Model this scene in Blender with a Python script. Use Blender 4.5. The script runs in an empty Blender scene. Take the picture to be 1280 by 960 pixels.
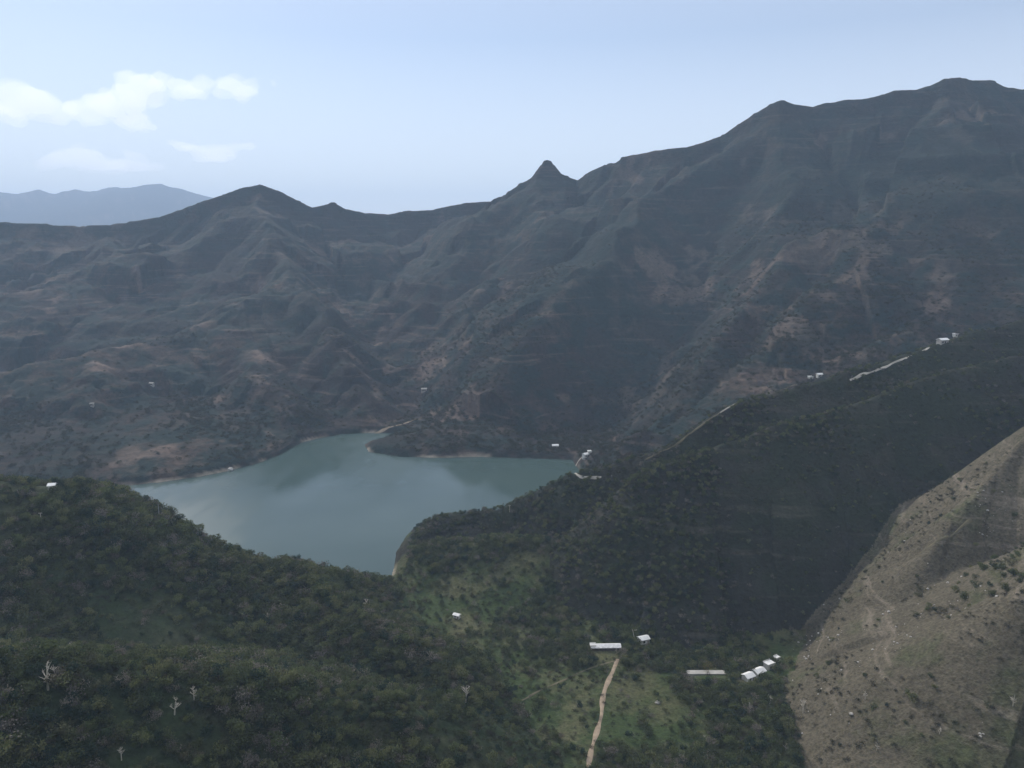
import bpy, math, random
import numpy as np
from mathutils import Vector

# ------------------------------------------------------------------ camera, world, sun, exposure
SC = bpy.context.scene
COL = SC.collection
R = math.radians
CAMZ, PITCH, F = 250.0, R(11.0), 930.0
cam_d = bpy.data.cameras.new('camera'); cam = bpy.data.objects.new('camera', cam_d); COL.objects.link(cam)
cam_d.sensor_width = 36.0; cam_d.lens = 36.0*F/1280.0
cam_d.clip_start = 0.5; cam_d.clip_end = 60000
cam.location = (0, 0, CAMZ); cam.rotation_euler = (R(90) - PITCH, 0, 0)
SC.camera = cam

SUN_AZ, SUN_EL = R(-34), R(33)          # azimuth from +Y (view direction), negative = to the left
w = bpy.data.worlds.new('World'); SC.world = w; w.use_nodes = True
nt = w.node_tree; nt.nodes.clear()
sky = nt.nodes.new('ShaderNodeTexSky'); sky.sky_type = 'NISHITA'; sky.sun_disc = False
sky.sun_elevation = SUN_EL; sky.sun_rotation = SUN_AZ
sky.altitude = 300; sky.air_density = 1.0; sky.dust_density = 0.3; sky.ozone_density = 3.5
bg = nt.nodes.new('ShaderNodeBackground'); bg.inputs['Strength'].default_value = 0.117
wo = nt.nodes.new('ShaderNodeOutputWorld')
tc = nt.nodes.new('ShaderNodeTexCoord'); sp = nt.nodes.new('ShaderNodeSeparateXYZ'); nt.links.new(tc.outputs['Generated'], sp.inputs[0])
rp = nt.nodes.new('ShaderNodeValToRGB'); nt.links.new(sp.outputs['Z'], rp.inputs[0])
for e_, (p_, v_) in zip([rp.color_ramp.elements[0], rp.color_ramp.elements[1], rp.color_ramp.elements.new(.1), rp.color_ramp.elements.new(.22)], [(0, .88), (.6, .02), (.12, .62), (.24, .30)]):
    e_.position = p_; e_.color = (v_, v_, v_, 1)
mxs = nt.nodes.new('ShaderNodeMix'); mxs.data_type = 'RGBA'; nt.links.new(rp.outputs[0], mxs.inputs[0]); nt.links.new(sky.outputs[0], mxs.inputs[6])
mxs.inputs[7].default_value = (9.2, 9.5, 10.3, 1)          # the milky air towards the horizon
nt.links.new(mxs.outputs[2], bg.inputs[0]); nt.links.new(bg.outputs[0], wo.inputs[0])

sl = bpy.data.lights.new('sun', 'SUN'); sl.energy = 3.5; sl.angle = R(0.5); sl.color = (1.0, 0.95, 0.87)
sun = bpy.data.objects.new('sun', sl); COL.objects.link(sun)
sdir = Vector((math.sin(SUN_AZ)*math.cos(SUN_EL), math.cos(SUN_AZ)*math.cos(SUN_EL), math.sin(SUN_EL)))
sun.rotation_euler = sdir.to_track_quat('Z', 'Y').to_euler()
sun.location = (0, 0, 900)

SC.view_settings.view_transform = 'Standard'; SC.view_settings.look = 'None'
SC.view_settings.exposure = 0.0; SC.view_settings.gamma = 1.0
SC.render.engine = 'CYCLES'
cy = SC.cycles
cy.use_denoising = True
cy.max_bounces = 6; cy.diffuse_bounces = 2; cy.glossy_bounces = 2; cy.transmission_bounces = 2
cy.volume_bounces = 5; cy.transparent_max_bounces = 8; cy.caustics_reflective = False; cy.caustics_refractive = False

HAZE_DENSITY = 0.000122

# ------------------------------------------------------------------ numbers
rng = np.random.default_rng(7); random.seed(7)
f32 = np.float32
SP, CP = math.sin(PITCH), math.cos(PITCH)

def ray(px, py):
    "direction of the line of sight of a measured point"
    dx, up = (px - 640.0), (480.0 - py)
    return np.array([dx, F*CP + up*SP, -F*SP + up*CP])

def P(px, py, Y):
    d = ray(px, py); d = d*(Y/d[1])
    return (float(d[0]), float(d[1]), float(d[2] + CAMZ))

def PZ(px, py, z=0.0):
    d = ray(px, py); k = (z - CAMZ)/d[2]
    return (float(d[0]*k), float(d[1]*k), z)

def hsh(ix, iy, seed):
    n = (ix.astype(np.int64)*374761393 + iy.astype(np.int64)*668265263 + seed*1274126177) & 0xffffffff
    n = ((n ^ (n >> 13))*1103515245) & 0xffffffff
    n = ((n ^ (n >> 16))*2246822519) & 0xffffffff
    return ((n ^ (n >> 15)) & 0xffff).astype(f32)/65535.0

def vn(x, y, seed=0):
    "smooth value noise, -1..1"
    x0 = np.floor(x); y0 = np.floor(y)
    fx = (x - x0).astype(f32); fy = (y - y0).astype(f32)
    fx = fx*fx*fx*(fx*(fx*6 - 15) + 10); fy = fy*fy*fy*(fy*(fy*6 - 15) + 10)
    ix = x0.astype(np.int64); iy = y0.astype(np.int64)
    a = hsh(ix, iy, seed); b = hsh(ix+1, iy, seed); c = hsh(ix, iy+1, seed); d = hsh(ix+1, iy+1, seed)
    return (a + (b-a)*fx + (c-a)*fy + (a-b-c+d)*fx*fy)*2 - 1

def fbm(x, y, lam, octv=4, seed=0, gain=.5):
    s = np.zeros_like(x, dtype=f32); a = 1.0; t = 0
    ca, sa = math.cos(.6), math.sin(.6)
    for k in range(octv):
        s += a*vn(x/lam, y/lam, seed + k*17); t += a; a *= gain; lam *= .5
        x, y = x*ca - y*sa, x*sa + y*ca
    return s/t

def ridged(x, y, lam, octv=4, seed=0, gain=.55):
    s = np.zeros_like(x, dtype=f32); a = 1.0; t = 0
    ca, sa = math.cos(.9), math.sin(.9)
    for k in range(octv):
        s += a*(1 - np.abs(vn(x/lam, y/lam, seed + k*23))*1.7); t += a; a *= gain; lam *= .5
        x, y = x*ca - y*sa, x*sa + y*ca
    return s/t

def sstep(a, b, x):
    t = np.clip((x - a)/(b - a), 0, 1); return t*t*(3 - 2*t)

# ------------------------------------------------------------------ the ridges (region id, slope, gully depth, points)
# regions: 0 mountain range, 1 foreground hill, 2 spur beside the lake, 3 right hillside, 4 valley floor
RIDGES = [
 (0, .62, 1.0, [(-520,250,2300),(-250,285,2300),(-60,276,2300),(40,279,2320),(95,282,2350),(150,279,2350),(200,271,2380),(250,253,2400),(280,243,2400),(302,235,2400),(325,230,2400),(345,237,2400),(372,250,2400),(390,259,2400),(404,257,2410),(416,253,2420),(432,261,2430),(455,266,2460),(485,268,2500),(505,264,2500),(540,262,2500),(580,254,2500),(612,252,2480),(626,255,2440)]),
 (0, .75, 1.0, [(629,249,2262),(632,243,2258),(638,238,2250),(652,228,2250),(668,221,2250),(675,211,2250),(679,205,2250),(684,202,2250),(689,205,2250),(694,214,2250),(706,219,2250),(722,226,2250),(735,217,2230),(757,205,2160),(762,203,2160),(770,203,2140),(780,195,2120),(820,188,2080),(860,184,2050),(885,176,2020),(905,168,2000),(925,154,1970),(945,141,1940),(965,129,1920),(978,125,1900),(992,130,1900),(1015,133,1900),(1030,129,1890),(1060,125,1870),(1085,123,1850),(1103,118,1850),(1120,113,1840),(1145,112,1830),(1165,106,1820),(1182,98,1800),(1198,96,1800),(1215,100,1800),(1238,101,1790),(1255,108,1780),(1275,111,1760),(1330,118,1740),(1450,160,1700),(1700,260,1600),(2200,300,1300)]),
 (0, 2.2, .2, [(677,206,2243),(680,200,2243),(684,199,2243),(688,200,2243),(691,208,2243)]),
 (0, .85, .9, [(325,241,2380),(338,290,2050),(362,345,1720),(415,392,1460),(468,455,1240),(518,528,1020)]),
 (0, .62, .9, [(362,345,1720),(270,400,1500),(175,425,1330),(70,450,1180),(-60,478,1080),(-300,470,1050)]),
 (0, .66, .8, [(270,400,1500),(322,468,1180),(372,538,960)]),
 (0, .6, .8, [(120,440,1240),(110,500,1010),(160,560,870)]),
 (0, .6, .8, [(0,464,1120),(-20,540,900),(-80,590,780)]),
 (0, .62, .9, [(150,289,2350),(120,330,2000),(60,360,1800),(-100,380,1650)]),
 (0, .62, .9, [(540,272,2500),(545,330,2050),(500,380,1800),(480,420,1600)]),
 (0, .85, 1., [(676,226,2230),(668,265,2020),(690,335,1720),(705,372,1520),(655,435,1290),(595,490,1140),(530,524,1020),(470,552,930)]),
 (0, .72, .8, [(655,435,1290),(715,480,1090),(735,520,960),(690,560,885)]),
 (0, .72, .9, [(690,335,1720),(600,350,1650),(560,400,1450),(555,440,1300)]),
 (0, .92, 1., [(765,218,2140),(772,280,1900),(812,345,1680),(848,392,1500)]),
 (0, .80, 1., [(722,240,2240),(730,300,1900),(775,365,1600),(790,420,1380),(760,480,1150)]),
 (0, .74, 1., [(905,184,2000),(890,220,1750),(870,290,1560),(842,345,1450)]),
 (0, .92, 1., [(1182,114,1800),(1160,190,1520),(1120,255,1350),(1070,278,1280),(1000,282,1240),(932,290,1210),(885,348,1110),(835,412,1000),(775,485,900),(712,552,820)]),
 (0, .66, .9, [(1070,278,1280),(1040,350,1100),(960,400,980),(880,450,900),(800,520,820)]),
 (0, .66, .9, [(1120,255,1350),(1200,265,1300),(1330,250,1250),(1500,250,1150)]),
 (0, .62, .9, [(1200,265,1300),(1210,340,1080),(1150,400,900),(1060,440,830),(960,480,780)]),
 (2, .98, 1.5, [(487,708,545),(492,680,552),(520,650,568),(570,644,575),(625,636,580),(665,618,580),(712,592,572),(760,582,566),(830,560,560),(862,535,570),(900,512,580),(960,492,590),(1030,475,600),(1100,452,615),(1180,425,630),(1290,396,650),(1450,330,700),(1700,280,800)]),
 (2, .95, 1.5, [(800,592,520),(850,575,522),(900,556,530),(960,534,540),(1030,515,550),(1100,492,565),(1180,465,580),(1290,440,600)]),
 (4, .36, .3, [(500,705,538),(550,684,533),(620,676,528),(680,680,520)]),
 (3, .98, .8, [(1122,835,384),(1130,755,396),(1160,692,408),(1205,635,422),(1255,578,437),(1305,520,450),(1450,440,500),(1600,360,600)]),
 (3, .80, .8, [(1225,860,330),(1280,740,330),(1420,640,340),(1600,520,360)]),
 (1, .50, .5, [(-700,520,330),(-300,560,390),(-60,590,410),(0,598,420),(60,601,425),(120,618,430),(160,636,436),(205,655,440),(245,676,446),(275,686,450),(335,684,452),(365,694,462),(400,716,475),(440,737,498)]),
 (1, .55, .6, [(-400,820,230),(-100,835,235),(100,835,255),(350,862,275),(480,880,290),(545,925,300)]),
 (1, .55, .6, [(335,684,452),(420,760,400),(505,805,370),(560,850,345)]),
]
def wander(pts, amt, rounds=2):
    "bend a ridge line sideways a little between its measured points"
    pts = [np.array(p) for p in pts]
    for _ in range(rounds):
        out = [pts[0]]
        for a, b in zip(pts[:-1], pts[1:]):
            d = b - a; L = math.hypot(d[0], d[1])
            k = random.uniform(-amt, amt)
            out += [(a+b)/2 + np.array([-d[1]*k, d[0]*k, random.uniform(-.03, .03)*L]), b]
        pts = out
    return np.array(pts)
RW = []
for k, (rid, s, g, pts) in enumerate(RIDGES):
    q = [P(px, py, 850 + (Y_-850)*.6 if rid == 0 else Y_) for px, py, Y_ in pts]
    if k == len(RIDGES)-3: q = [(a, b, c - (8.0 if a > -250 else 2.5)) for a, b, c in q]     # room for the canopy on the hill's crest
    RW.append((rid, s, g, 14.0 if (rid == 0 and k > 2) else (8.0 if k < 2 else 3.0), wander(q, .15) if (rid == 0 and k > 2) else np.array(q)))
VALLEYS = [(.85, [(868,300,1300),(862,345,1220),(850,402,1120),(802,462,1040),(748,526,950),(722,568,870)]),
           (.80, [(500,330,1440),(492,385,1310),(502,440,1170),(512,490,1050),(518,532,960)]),
           (.70, [(250,330,1500),(215,372,1350),(130,405,1230),(40,428,1150),(-80,440,1080)]),
           (.80, [(600,300,1500),(585,350,1380),(540,400,1250),(512,490,1050)]),
           (.85, [(1010,345,1010),(930,420,900),(860,490,820),(790,560,740)]),
           (.75, [(420,300,1560),(440,350,1420),(470,400,1280),(502,440,1170)])]
VW = [(s, wander([P(*p) for p in pts], .13, 1)) for s, pts in VALLEYS]
# the mountainside road the camera stands on
RW.append((1, 1.02, .15, 2.0, np.array([(-900, -60, 260.), (-200, -12, 246.), (0, -6, 246.), (200, -12, 246.), (900, -60, 262.)])))

# lake outline: measured shore points laid on the water plane
LAKE = np.array([PZ(*p)[:2] for p in [(-40,600),(60,607),(112,609),(160,606),(200,603),(250,595),(288,588),(318,580),(350,568),(378,553),(398,548),(425,543),(458,541),(500,541),(482,549),(456,556),(462,565),(500,571),(560,572),(600,571),(650,573),(690,574),(716,575),(726,592),(716,606),(690,622),(640,640),(600,646),(540,652),(514,662),(496,690),(489,722),(468,737),(448,735),(420,738),(380,736),(330,720),(270,705),(190,668),(120,632),(40,620),(-40,612)]])

def poly_sdf(x, y, poly):
    "signed distance to a closed polygon, negative inside"
    d = np.full(x.shape, 1e9, f32); ins = np.zeros(x.shape, bool)
    n = len(poly)
    for i in range(n):
        ax, ay = poly[i]; bx, by = poly[(i+1) % n]
        ex, ey = bx-ax, by-ay
        wx, wy = x-ax, y-ay
        t = np.clip((wx*ex + wy*ey)/(ex*ex + ey*ey), 0, 1)
        d = np.minimum(d, (wx-ex*t)**2 + (wy-ey*t)**2)
        c = (ay > y) != (by > y)
        ins ^= c & (x < (bx-ax)*(y-ay)/((by-ay) if by != ay else 1e-9) + ax)
    d = np.sqrt(d)
    return np.where(ins, -d, d)

def height(x, y, want_region=False):
    x = np.asarray(x, f32); y = np.asarray(y, f32)
    r = np.hypot(x, y)
    wx = fbm(x, y, 260, 3, 3)*26; wy = fbm(x, y, 260, 3, 9)*26
    near = 1 - sstep(500, 1100, r)
    sd = poly_sdf(x, y, LAKE)
    beh = sstep(560, 690, y + np.maximum(0, x-120)*.0)*(1-sstep(3000, 3600, r))
    rise = np.minimum(np.maximum(sd, 0), 60)*.20 + np.clip(sd-60, 0, 1300)*.07
    base = 5 + beh*(rise + sstep(10, 260, sd)*fbm(x, y, 300, 4, 31)*14) + sstep(1500, 2600, r)*10 + 3.0*fbm(x, y, 60, 3, 41)*(1-sstep(700, 900, r)) + sstep(2600, 7000, r)*150
    base = base + np.maximum(0, fbm(x, y, 2600, 5, 77))*sstep(2600, 4200, r)*300
    h = base.copy(); cm = np.zeros(x.shape, f32); sk = np.zeros(x.shape, f32); reg = np.where((y > 600) | (sd < 0), 0, 4).astype(np.int8)
    for k, (rid, s, g, rnd, pts) in enumerate(RW):
        best = np.full(x.shape, -1e9, f32); bt = np.zeros(x.shape, f32); bd = np.full(x.shape, 1e9, f32); bs = np.zeros(x.shape, f32)
        m = .35 if rid != 0 else .8
        X = x + wx*m; Y = y + wy*m
        t0 = 0.0
        for i in range(len(pts)-1):
            a, b = pts[i], pts[i+1]
            ex, ey = b[0]-a[0], b[1]-a[1]; L = math.hypot(ex, ey)
            # distance with the warp fading out at the crest, so that the crest stays where it was measured
            qx, qy = x-a[0], y-a[1]
            t = np.clip((qx*ex + qy*ey)/(L*L), 0, 1)
            d0 = np.hypot(qx-ex*t, qy-ey*t)
            c = np.minimum(d0/90.0, 1.0)
            qx = qx + wx*m*c; qy = qy + wy*m*c
            t = np.clip((qx*ex + qy*ey)/(L*L), 0, 1)
            d = np.hypot(qx-ex*t, qy-ey*t)
            z = a[2] + (b[2]-a[2])*t
            v = z - s*(np.sqrt(d*d + rnd*rnd) - rnd)
            if k < 2: v = v - .8*np.clip(d-7, 0, 24)
            side = np.sign(ex*qy - ey*qx)
            up = v > best
            best = np.where(up, v, best); bt = np.where(up, t0 + L*t, bt); bd = np.where(up, d, bd); bs = np.where(up, side, bs)
            t0 += L
        cand = best > h - 90
        if cand.any():
            tt, dd, ss = bt[cand], bd[cand], bs[cand]
            rc = r[cand]
            lam = np.clip(rc*.085, 30, 120).mean() if rid != 0 else 115.0
            big = 1 - np.abs(vn(tt/lam + ss*31.7 + vn(tt/300, dd/110, 5+k)*.9, dd/(lam*3.0), 100+k))*2.0
            sm = 1 - np.abs(vn(tt/(lam*.36) + ss*11.1 + vn(tt/90, dd/50, 6+k)*.8, dd/(lam*1.2), 200+k))*2.0
            amp = g*np.minimum(dd/110.0, 1.0)*(lam/115.0)
            prof = best[cand] + amp*(26*big + 9*sm) - np.minimum(dd, 70)*.10*s
            # concave foot
            prof = prof + (np.maximum(0, dd - 110)*s*.26 if rid == 0 else np.maximum(0, dd - 190)*s*.35)
            nb = best.copy(); nb[cand] = prof; best = nb
        up = best > h
        # smooth maximum over a few metres
        kk = 5.0 if (rid != 0 or k < 3) else 10.0
        hh = np.clip(.5 + .5*(best-h)/kk, 0, 1)
        h = h*(1-hh) + best*hh + kk*hh*(1-hh)*.6*np.minimum(1, bd/30)
        reg = np.where(up, rid, reg)
        if k < 3: sk = np.where(up, np.exp(-bd/45.0), sk)
        if rid == 0 and k > 2: cm = np.where(up, np.exp(-bd/16.0), cm)
    for k, (s, pts) in enumerate(VW):          # the ravines between the spurs
        X = x + wx*.6; Y = y + wy*.6
        best = np.full(x.shape, 1e9, f32)
        for a, b in zip(pts[:-1], pts[1:]):
            ex, ey = b[0]-a[0], b[1]-a[1]; L2 = ex*ex + ey*ey
            t = np.clip(((X-a[0])*ex + (Y-a[1])*ey)/L2, 0, 1); d = np.hypot(X-a[0]-ex*t, Y-a[1]-ey*t)
            best = np.minimum(best, a[2] + (b[2]-a[2])*t - 22 + s*d*np.minimum(2.2, .55 + d/260))
        best = best + 7*vn(x/34, y/34, 950+k) + 400*(1-sstep(640, 720, y))
        kk = 14.0; q = np.clip(.5 + .5*(h-best)/kk, 0, 1)
        ok = (reg == 0)
        h = np.where(ok, h*(1-q) + best*q - kk*q*(1-q), h)
    h = np.maximum(h, np.minimum(base, 6))
    det = np.clip(r/1400.0, .18, 1.0)
    crest = 1.0
    det = det*(1 - .85*sk)
    h = h + det*(ridged(x+wx, y+wy, 70, 5, 300)*9 - 5) * sstep(3, 40, h)*np.where(reg == 0, 1, .8)
    h = h + fbm(x, y, 14, 3, 330)*1.1*sstep(3, 15, h)
    # old farm terraces cut along the contours
    msk = sstep(.02, .3, fbm(x, y, 330, 3, 350))*(reg == 0)*sstep(15, 60, h)*(1-sstep(420, 520, h))
    st = 5.5; q = h/st + fbm(x, y, 120, 2, 360)*.35
    fl = np.floor(q); fr = q - fl
    h = h + msk*.8*(fl + sstep(.55, .95, fr) - q)*st
    # the lake basin and its banks
    sd = sd + fbm(x, y, 22, 3, 400)*2.0
    bank = np.where(sd > 0, .35 + sd*(.85 + .25*vn(x/40, y/40, 420)), np.maximum(-9, sd*.5))
    near_sh = sd < 220
    h = np.where(near_sh, np.minimum(h, bank + sstep(60, 220, sd)*400), h)
    h = np.where((sd > 1) & (h < .8), .8, h)
    msk = np.maximum(msk*.8, cm*1.3)
    return (h, reg, msk, sd) if want_region else h

# ------------------------------------------------------------------ materials
def mat(name):
    m = bpy.data.materials.new(name); m.use_nodes = True
    n = m.node_tree.nodes; n.clear()
    return m, m.node_tree, n.new('ShaderNodeOutputMaterial'), n.new('ShaderNodeBsdfPrincipled')

def noise(t, scale, detail=6, rough=.6, vec=None, dist=0.0):
    n = t.nodes.new('ShaderNodeTexNoise'); n.inputs['Scale'].default_value = scale
    n.inputs['Detail'].default_value = detail; n.inputs['Roughness'].default_value = rough
    n.inputs['Distortion'].default_value = dist
    if vec is not None: t.links.new(vec, n.inputs['Vector'])
    return n.outputs['Fac']

def ramp(t, fac, stops, interp='LINEAR'):
    n = t.nodes.new('ShaderNodeValToRGB'); t.links.new(fac, n.inputs[0])
    e = n.color_ramp.elements; n.color_ramp.interpolation = interp
    while len(e) < len(stops): e.new(.5)
    for el, (p, c) in zip(e, stops):
        el.position = p; el.color = (*c, 1) if len(c) == 3 else c
    return n.outputs[0]

def mixc(t, fac, a, b):
    n = t.nodes.new('ShaderNodeMix'); n.data_type = 'RGBA'
    for s, v in ((n.inputs[0], fac), (n.inputs[6], a), (n.inputs[7], b)):
        if hasattr(v, 'links'): t.links.new(v, s)
        else: s.default_value = v if isinstance(v, (int, float)) else ((*v, 1) if len(v) == 3 else v)
    return n.outputs[2]

def coords(t, space='Object'):
    return t.nodes.new('ShaderNodeTexCoord').outputs[space]

def scalev(t, v, s):
    n = t.nodes.new('ShaderNodeMapping'); n.inputs['Scale'].default_value = s
    t.links.new(v, n.inputs['Vector']); return n.outputs[0]

def attr(t, name):
    n = t.nodes.new('ShaderNodeAttribute'); n.attribute_name = name; return n.outputs['Fac']

def mth(t, op, a, b):
    n = t.nodes.new('ShaderNodeMath'); n.operation = op
    for s, v in ((n.inputs[0], a), (n.inputs[1], b)):
        if hasattr(v, 'links'): t.links.new(v, s)
        else: s.default_value = v
    return n.outputs[0]

def bump(t, bs, h, strength, dist):
    b = t.nodes.new('ShaderNodeBump'); b.inputs['Strength'].default_value = strength; b.inputs['Distance'].default_value = dist
    t.links.new(h, b.inputs['Height']); t.links.new(b.outputs[0], bs.inputs['Normal'])

def ground_mat(name, dark, mid, light, green, bare, green_amt, fine):
    m, t, o, b = mat(name)
    v = coords(t)
    n1 = noise(t, 1/240, 8, .62, v); n2 = noise(t, 1/38, 7, .65, v); n3 = noise(t, fine, 5, .7, v)
    c = ramp(t, n1, [(.33, dark), (.5, mid), (.66, light)])
    g = ramp(t, mth(t, 'ADD', mth(t, 'MULTIPLY', n2, .8), mth(t, 'MULTIPLY', n1, .3)), [(.55-green_amt, (0, 0, 0)), (.66-green_amt, (1, 1, 1))])
    c = mixc(t, g, c, green)
    # individual scrub clumps as dark flecks
    vo = t.nodes.new('ShaderNodeTexVoronoi'); vo.inputs['Scale'].default_value = fine*1.5; t.links.new(v, vo.inputs['Vector'])
    fl = ramp(t, vo.outputs['Distance'], [(.22, (1, 1, 1)), (.5, (0, 0, 0))])
    c = mixc(t, mth(t, 'MULTIPLY', fl, .45), c, tuple(k*.5 for k in green))
    # horizontal strata and terrace risers
    vs = scalev(t, v, (1/90, 1/90, 1/5))
    st = ramp(t, noise(t, 1.0, 4, .6, vs), [(.56, (0, 0, 0)), (.72, (1, 1, 1))])
    c = mixc(t, mth(t, 'MULTIPLY', st, .5), c, bare)
    # bare terraces and scars
    c = mixc(t, mth(t, 'MULTIPLY', attr(t, 'scar'), .75), c, bare)
    c = mixc(t, mth(t, 'MULTIPLY', attr(t, 'wood'), .7), c, green)
    # pale weathered bank above the water
    c = mixc(t, mth(t, 'MULTIPLY', attr(t, 'bank'), .8), c, (.34, .29, .23))
    n4 = ramp(t, n3, [(.3, (.62, .62, .62)), (.7, (1.35, 1.35, 1.35))])
    mm = t.nodes.new('ShaderNodeMix'); mm.data_type = 'RGBA'; mm.blend_type = 'MULTIPLY'; mm.inputs[0].default_value = 1
    t.links.new(c, mm.inputs[6]); t.links.new(n4, mm.inputs[7])
    t.links.new(mm.outputs[2], b.inputs['Base Color'])
    b.inputs['Roughness'].default_value = 1.0; b.inputs['Specular IOR Level'].default_value = .1
    hb = mth(t, 'ADD', n3, mth(t, 'MULTIPLY', n2, 2.0))
    bump(t, b, hb, .9, 2.2 if fine < .2 else 1.4)
    t.links.new(b.outputs[0], o.inputs[0])
    return m

M = {}
M[0] = ground_mat('scrub_mountain', (.015, .013, .013), (.034, .026, .023), (.094, .069, .052), (.013, .024, .022), (.17, .125, .10), .05, 1/7)
M[1] = ground_mat('wooded_ground', (.055, .050, .034), (.085, .078, .050), (.13, .115, .075), (.030, .044, .020), (.16, .14, .10), .10, 1/3)
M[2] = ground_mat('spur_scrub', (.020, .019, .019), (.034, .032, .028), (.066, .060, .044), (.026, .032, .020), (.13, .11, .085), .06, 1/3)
M[3] = ground_mat('reflection_tinted_hillside', (.066, .058, .042), (.105, .090, .064), (.165, .142, .105), (.070, .076, .038), (.30, .25, .20), -.02, 1/2.5)  # pale brown of the window reflection is painted into this slope's ground colour
M[4] = ground_mat('valley_grass', (.055, .052, .030), (.095, .090, .046), (.15, .135, .080), (.044, .064, .024), (.20, .18, .12), .06, 1/2.5)

def simple(name, col, rough=.9, var=.25, sc=.8, spec=.3):
    m, t, o, b = mat(name)
    n = noise(t, sc, 5, .6, coords(t))
    c = ramp(t, n, [(.3, tuple(k*(1-var) for k in col)), (.7, tuple(min(1, k*(1+var)) for k in col))])
    t.links.new(c, b.inputs['Base Color']); b.inputs['Roughness'].default_value = rough
    b.inputs['Specular IOR Level'].default_value = spec
    t.links.new(b.outputs[0], o.inputs[0]); return m

def leaf_mat(name, cols):
    m, t, o, b = mat(name)
    oi = t.nodes.new('ShaderNodeObjectInfo')
    n = noise(t, .9, 3, .6, coords(t))
    c1 = ramp(t, oi.outputs['Random'], [(i/(len(cols)-1), c) for i, c in enumerate(cols)])
    br = ramp(t, n, [(.3, (.55, .55, .55)), (.7, (1.4, 1.4, 1.4))])
    mm = t.nodes.new('ShaderNodeMix'); mm.data_type = 'RGBA'; mm.blend_type = 'MULTIPLY'; mm.inputs[0].default_value = 1
    t.links.new(c1, mm.inputs[6]); t.links.new(br, mm.inputs[7])
    t.links.new(mm.outputs[2], b.inputs['Base Color'])
    b.inputs['Roughness'].default_value = .8; b.inputs['Specular IOR Level'].default_value = .15
    tr = t.nodes.new('ShaderNodeBsdfTranslucent'); t.links.new(mm.outputs[2], tr.inputs['Color'])
    mx = t.nodes.new('ShaderNodeMixShader'); mx.inputs[0].default_value = .25
    t.links.new(b.outputs[0], mx.inputs[1]); t.links.new(tr.outputs[0], mx.inputs[2]); t.links.new(mx.outputs[0], o.inputs[0])
    return m

LEAF = leaf_mat('foliage', [(.045, .070, .028), (.080, .100, .040), (.032, .064, .030), (.105, .105, .060), (.12, .10, .075), (.060, .090, .034), (.17, .16, .11), (.040, .058, .032)])
SCRUB = leaf_mat('scrub_foliage', [(.026, .032, .018), (.040, .044, .022), (.052, .044, .030), (.030, .038, .020)])
BARK = simple('bark', (.10, .08, .06), .95, .35, 2)
PALEBARK = simple('pale_bark', (.55, .50, .42), .9, .3, 2)
WHITE = simple('white_plaster', (.62, .60, .55), .8, .18, .6)
SHEET = simple('white_roof_sheet', (.70, .69, .67), .6, .16, .5)
GREYC = simple('weathered_concrete', (.36, .34, .31), .9, .2, .3)
DIRT = simple('dirt_track', (.30, .235, .17), 1.0, .3, .25, .05)
GRASSY = simple('worn_grass_track', (.13, .115, .075), 1.0, .4, .12, .05)
BRICK = simple('dark_weathered_brick', (.07, .058, .05), .95, .3, .5)
PALEROAD = simple('pale_gravel_road', (.42, .385, .33), 1.0, .3, .15, .05)
TILE = simple('grey_roof_tile', (.23, .20, .19), .9, .2, .8)
DARKG = simple('dark_window_glass', (.03, .035, .04), .25, .2, 1, .5)
WOODP = simple('weathered_wood', (.22, .18, .14), .9, .25, 2)
STEEL = simple('galvanised_steel', (.35, .36, .37), .55, .1, 1, .5)

# ------------------------------------------------------------------ object helpers
def link(name, verts, faces, m=None, parent=None, smooth=False, loc=None):
    me = bpy.data.meshes.new(name); me.from_pydata([tuple(map(float, v)) for v in verts], [], faces); me.update()
    if m: me.materials.append(m)
    if smooth: me.polygons.foreach_set('use_smooth', [True]*len(me.polygons))
    o = bpy.data.objects.new(name, me); COL.objects.link(o)
    if parent: o.parent = parent
    if loc: o.location = loc
    return o

def tag(o, label=None, cat=None, group=None, kind=None):
    for k, v in (('label', label), ('category', cat), ('group', group), ('kind', kind)):
        if v: o[k] = v
    return o

def thing(name, loc, label, cat, group=None, rz=0.0):
    o = bpy.data.objects.new(name, None); COL.objects.link(o); o.empty_display_size = 1
    o.location = loc; o.rotation_euler = (0, 0, rz)
    return tag(o, label, cat, group)

def box(x0, x1, y0, y1, z0, z1):
    v = [(x0,y0,z0),(x1,y0,z0),(x1,y1,z0),(x0,y1,z0),(x0,y0,z1),(x1,y0,z1),(x1,y1,z1),(x0,y1,z1)]
    return v, [(0,3,2,1),(4,5,6,7),(0,1,5,4),(1,2,6,5),(2,3,7,6),(3,0,4,7)]

def join(parts):
    V, Fc = [], []
    for v, f in parts:
        n = len(V); V += list(v); Fc += [tuple(i+n for i in q) for q in f]
    return V, Fc

def tube(p, rad, n=6):
    "tapered tube along points"
    p = [Vector(q) for q in p]; V, Fc = [], []
    for i, q in enumerate(p):
        d = (p[min(i+1, len(p)-1)] - p[max(i-1, 0)]).normalized()
        a = d.orthogonal().normalized(); b = d.cross(a)
        for k in range(n):
            t = 2*math.pi*k/n; V.append(tuple(q + (a*math.cos(t) + b*math.sin(t))*rad[i]))
    for i in range(len(p)-1):
        for k in range(n):
            Fc.append((i*n+k, i*n+(k+1) % n, (i+1)*n+(k+1) % n, (i+1)*n+k))
    Fc.append(tuple(range(n))[::-1]); Fc.append(tuple(range((len(p)-1)*n, len(p)*n)))
    return V, Fc

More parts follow.
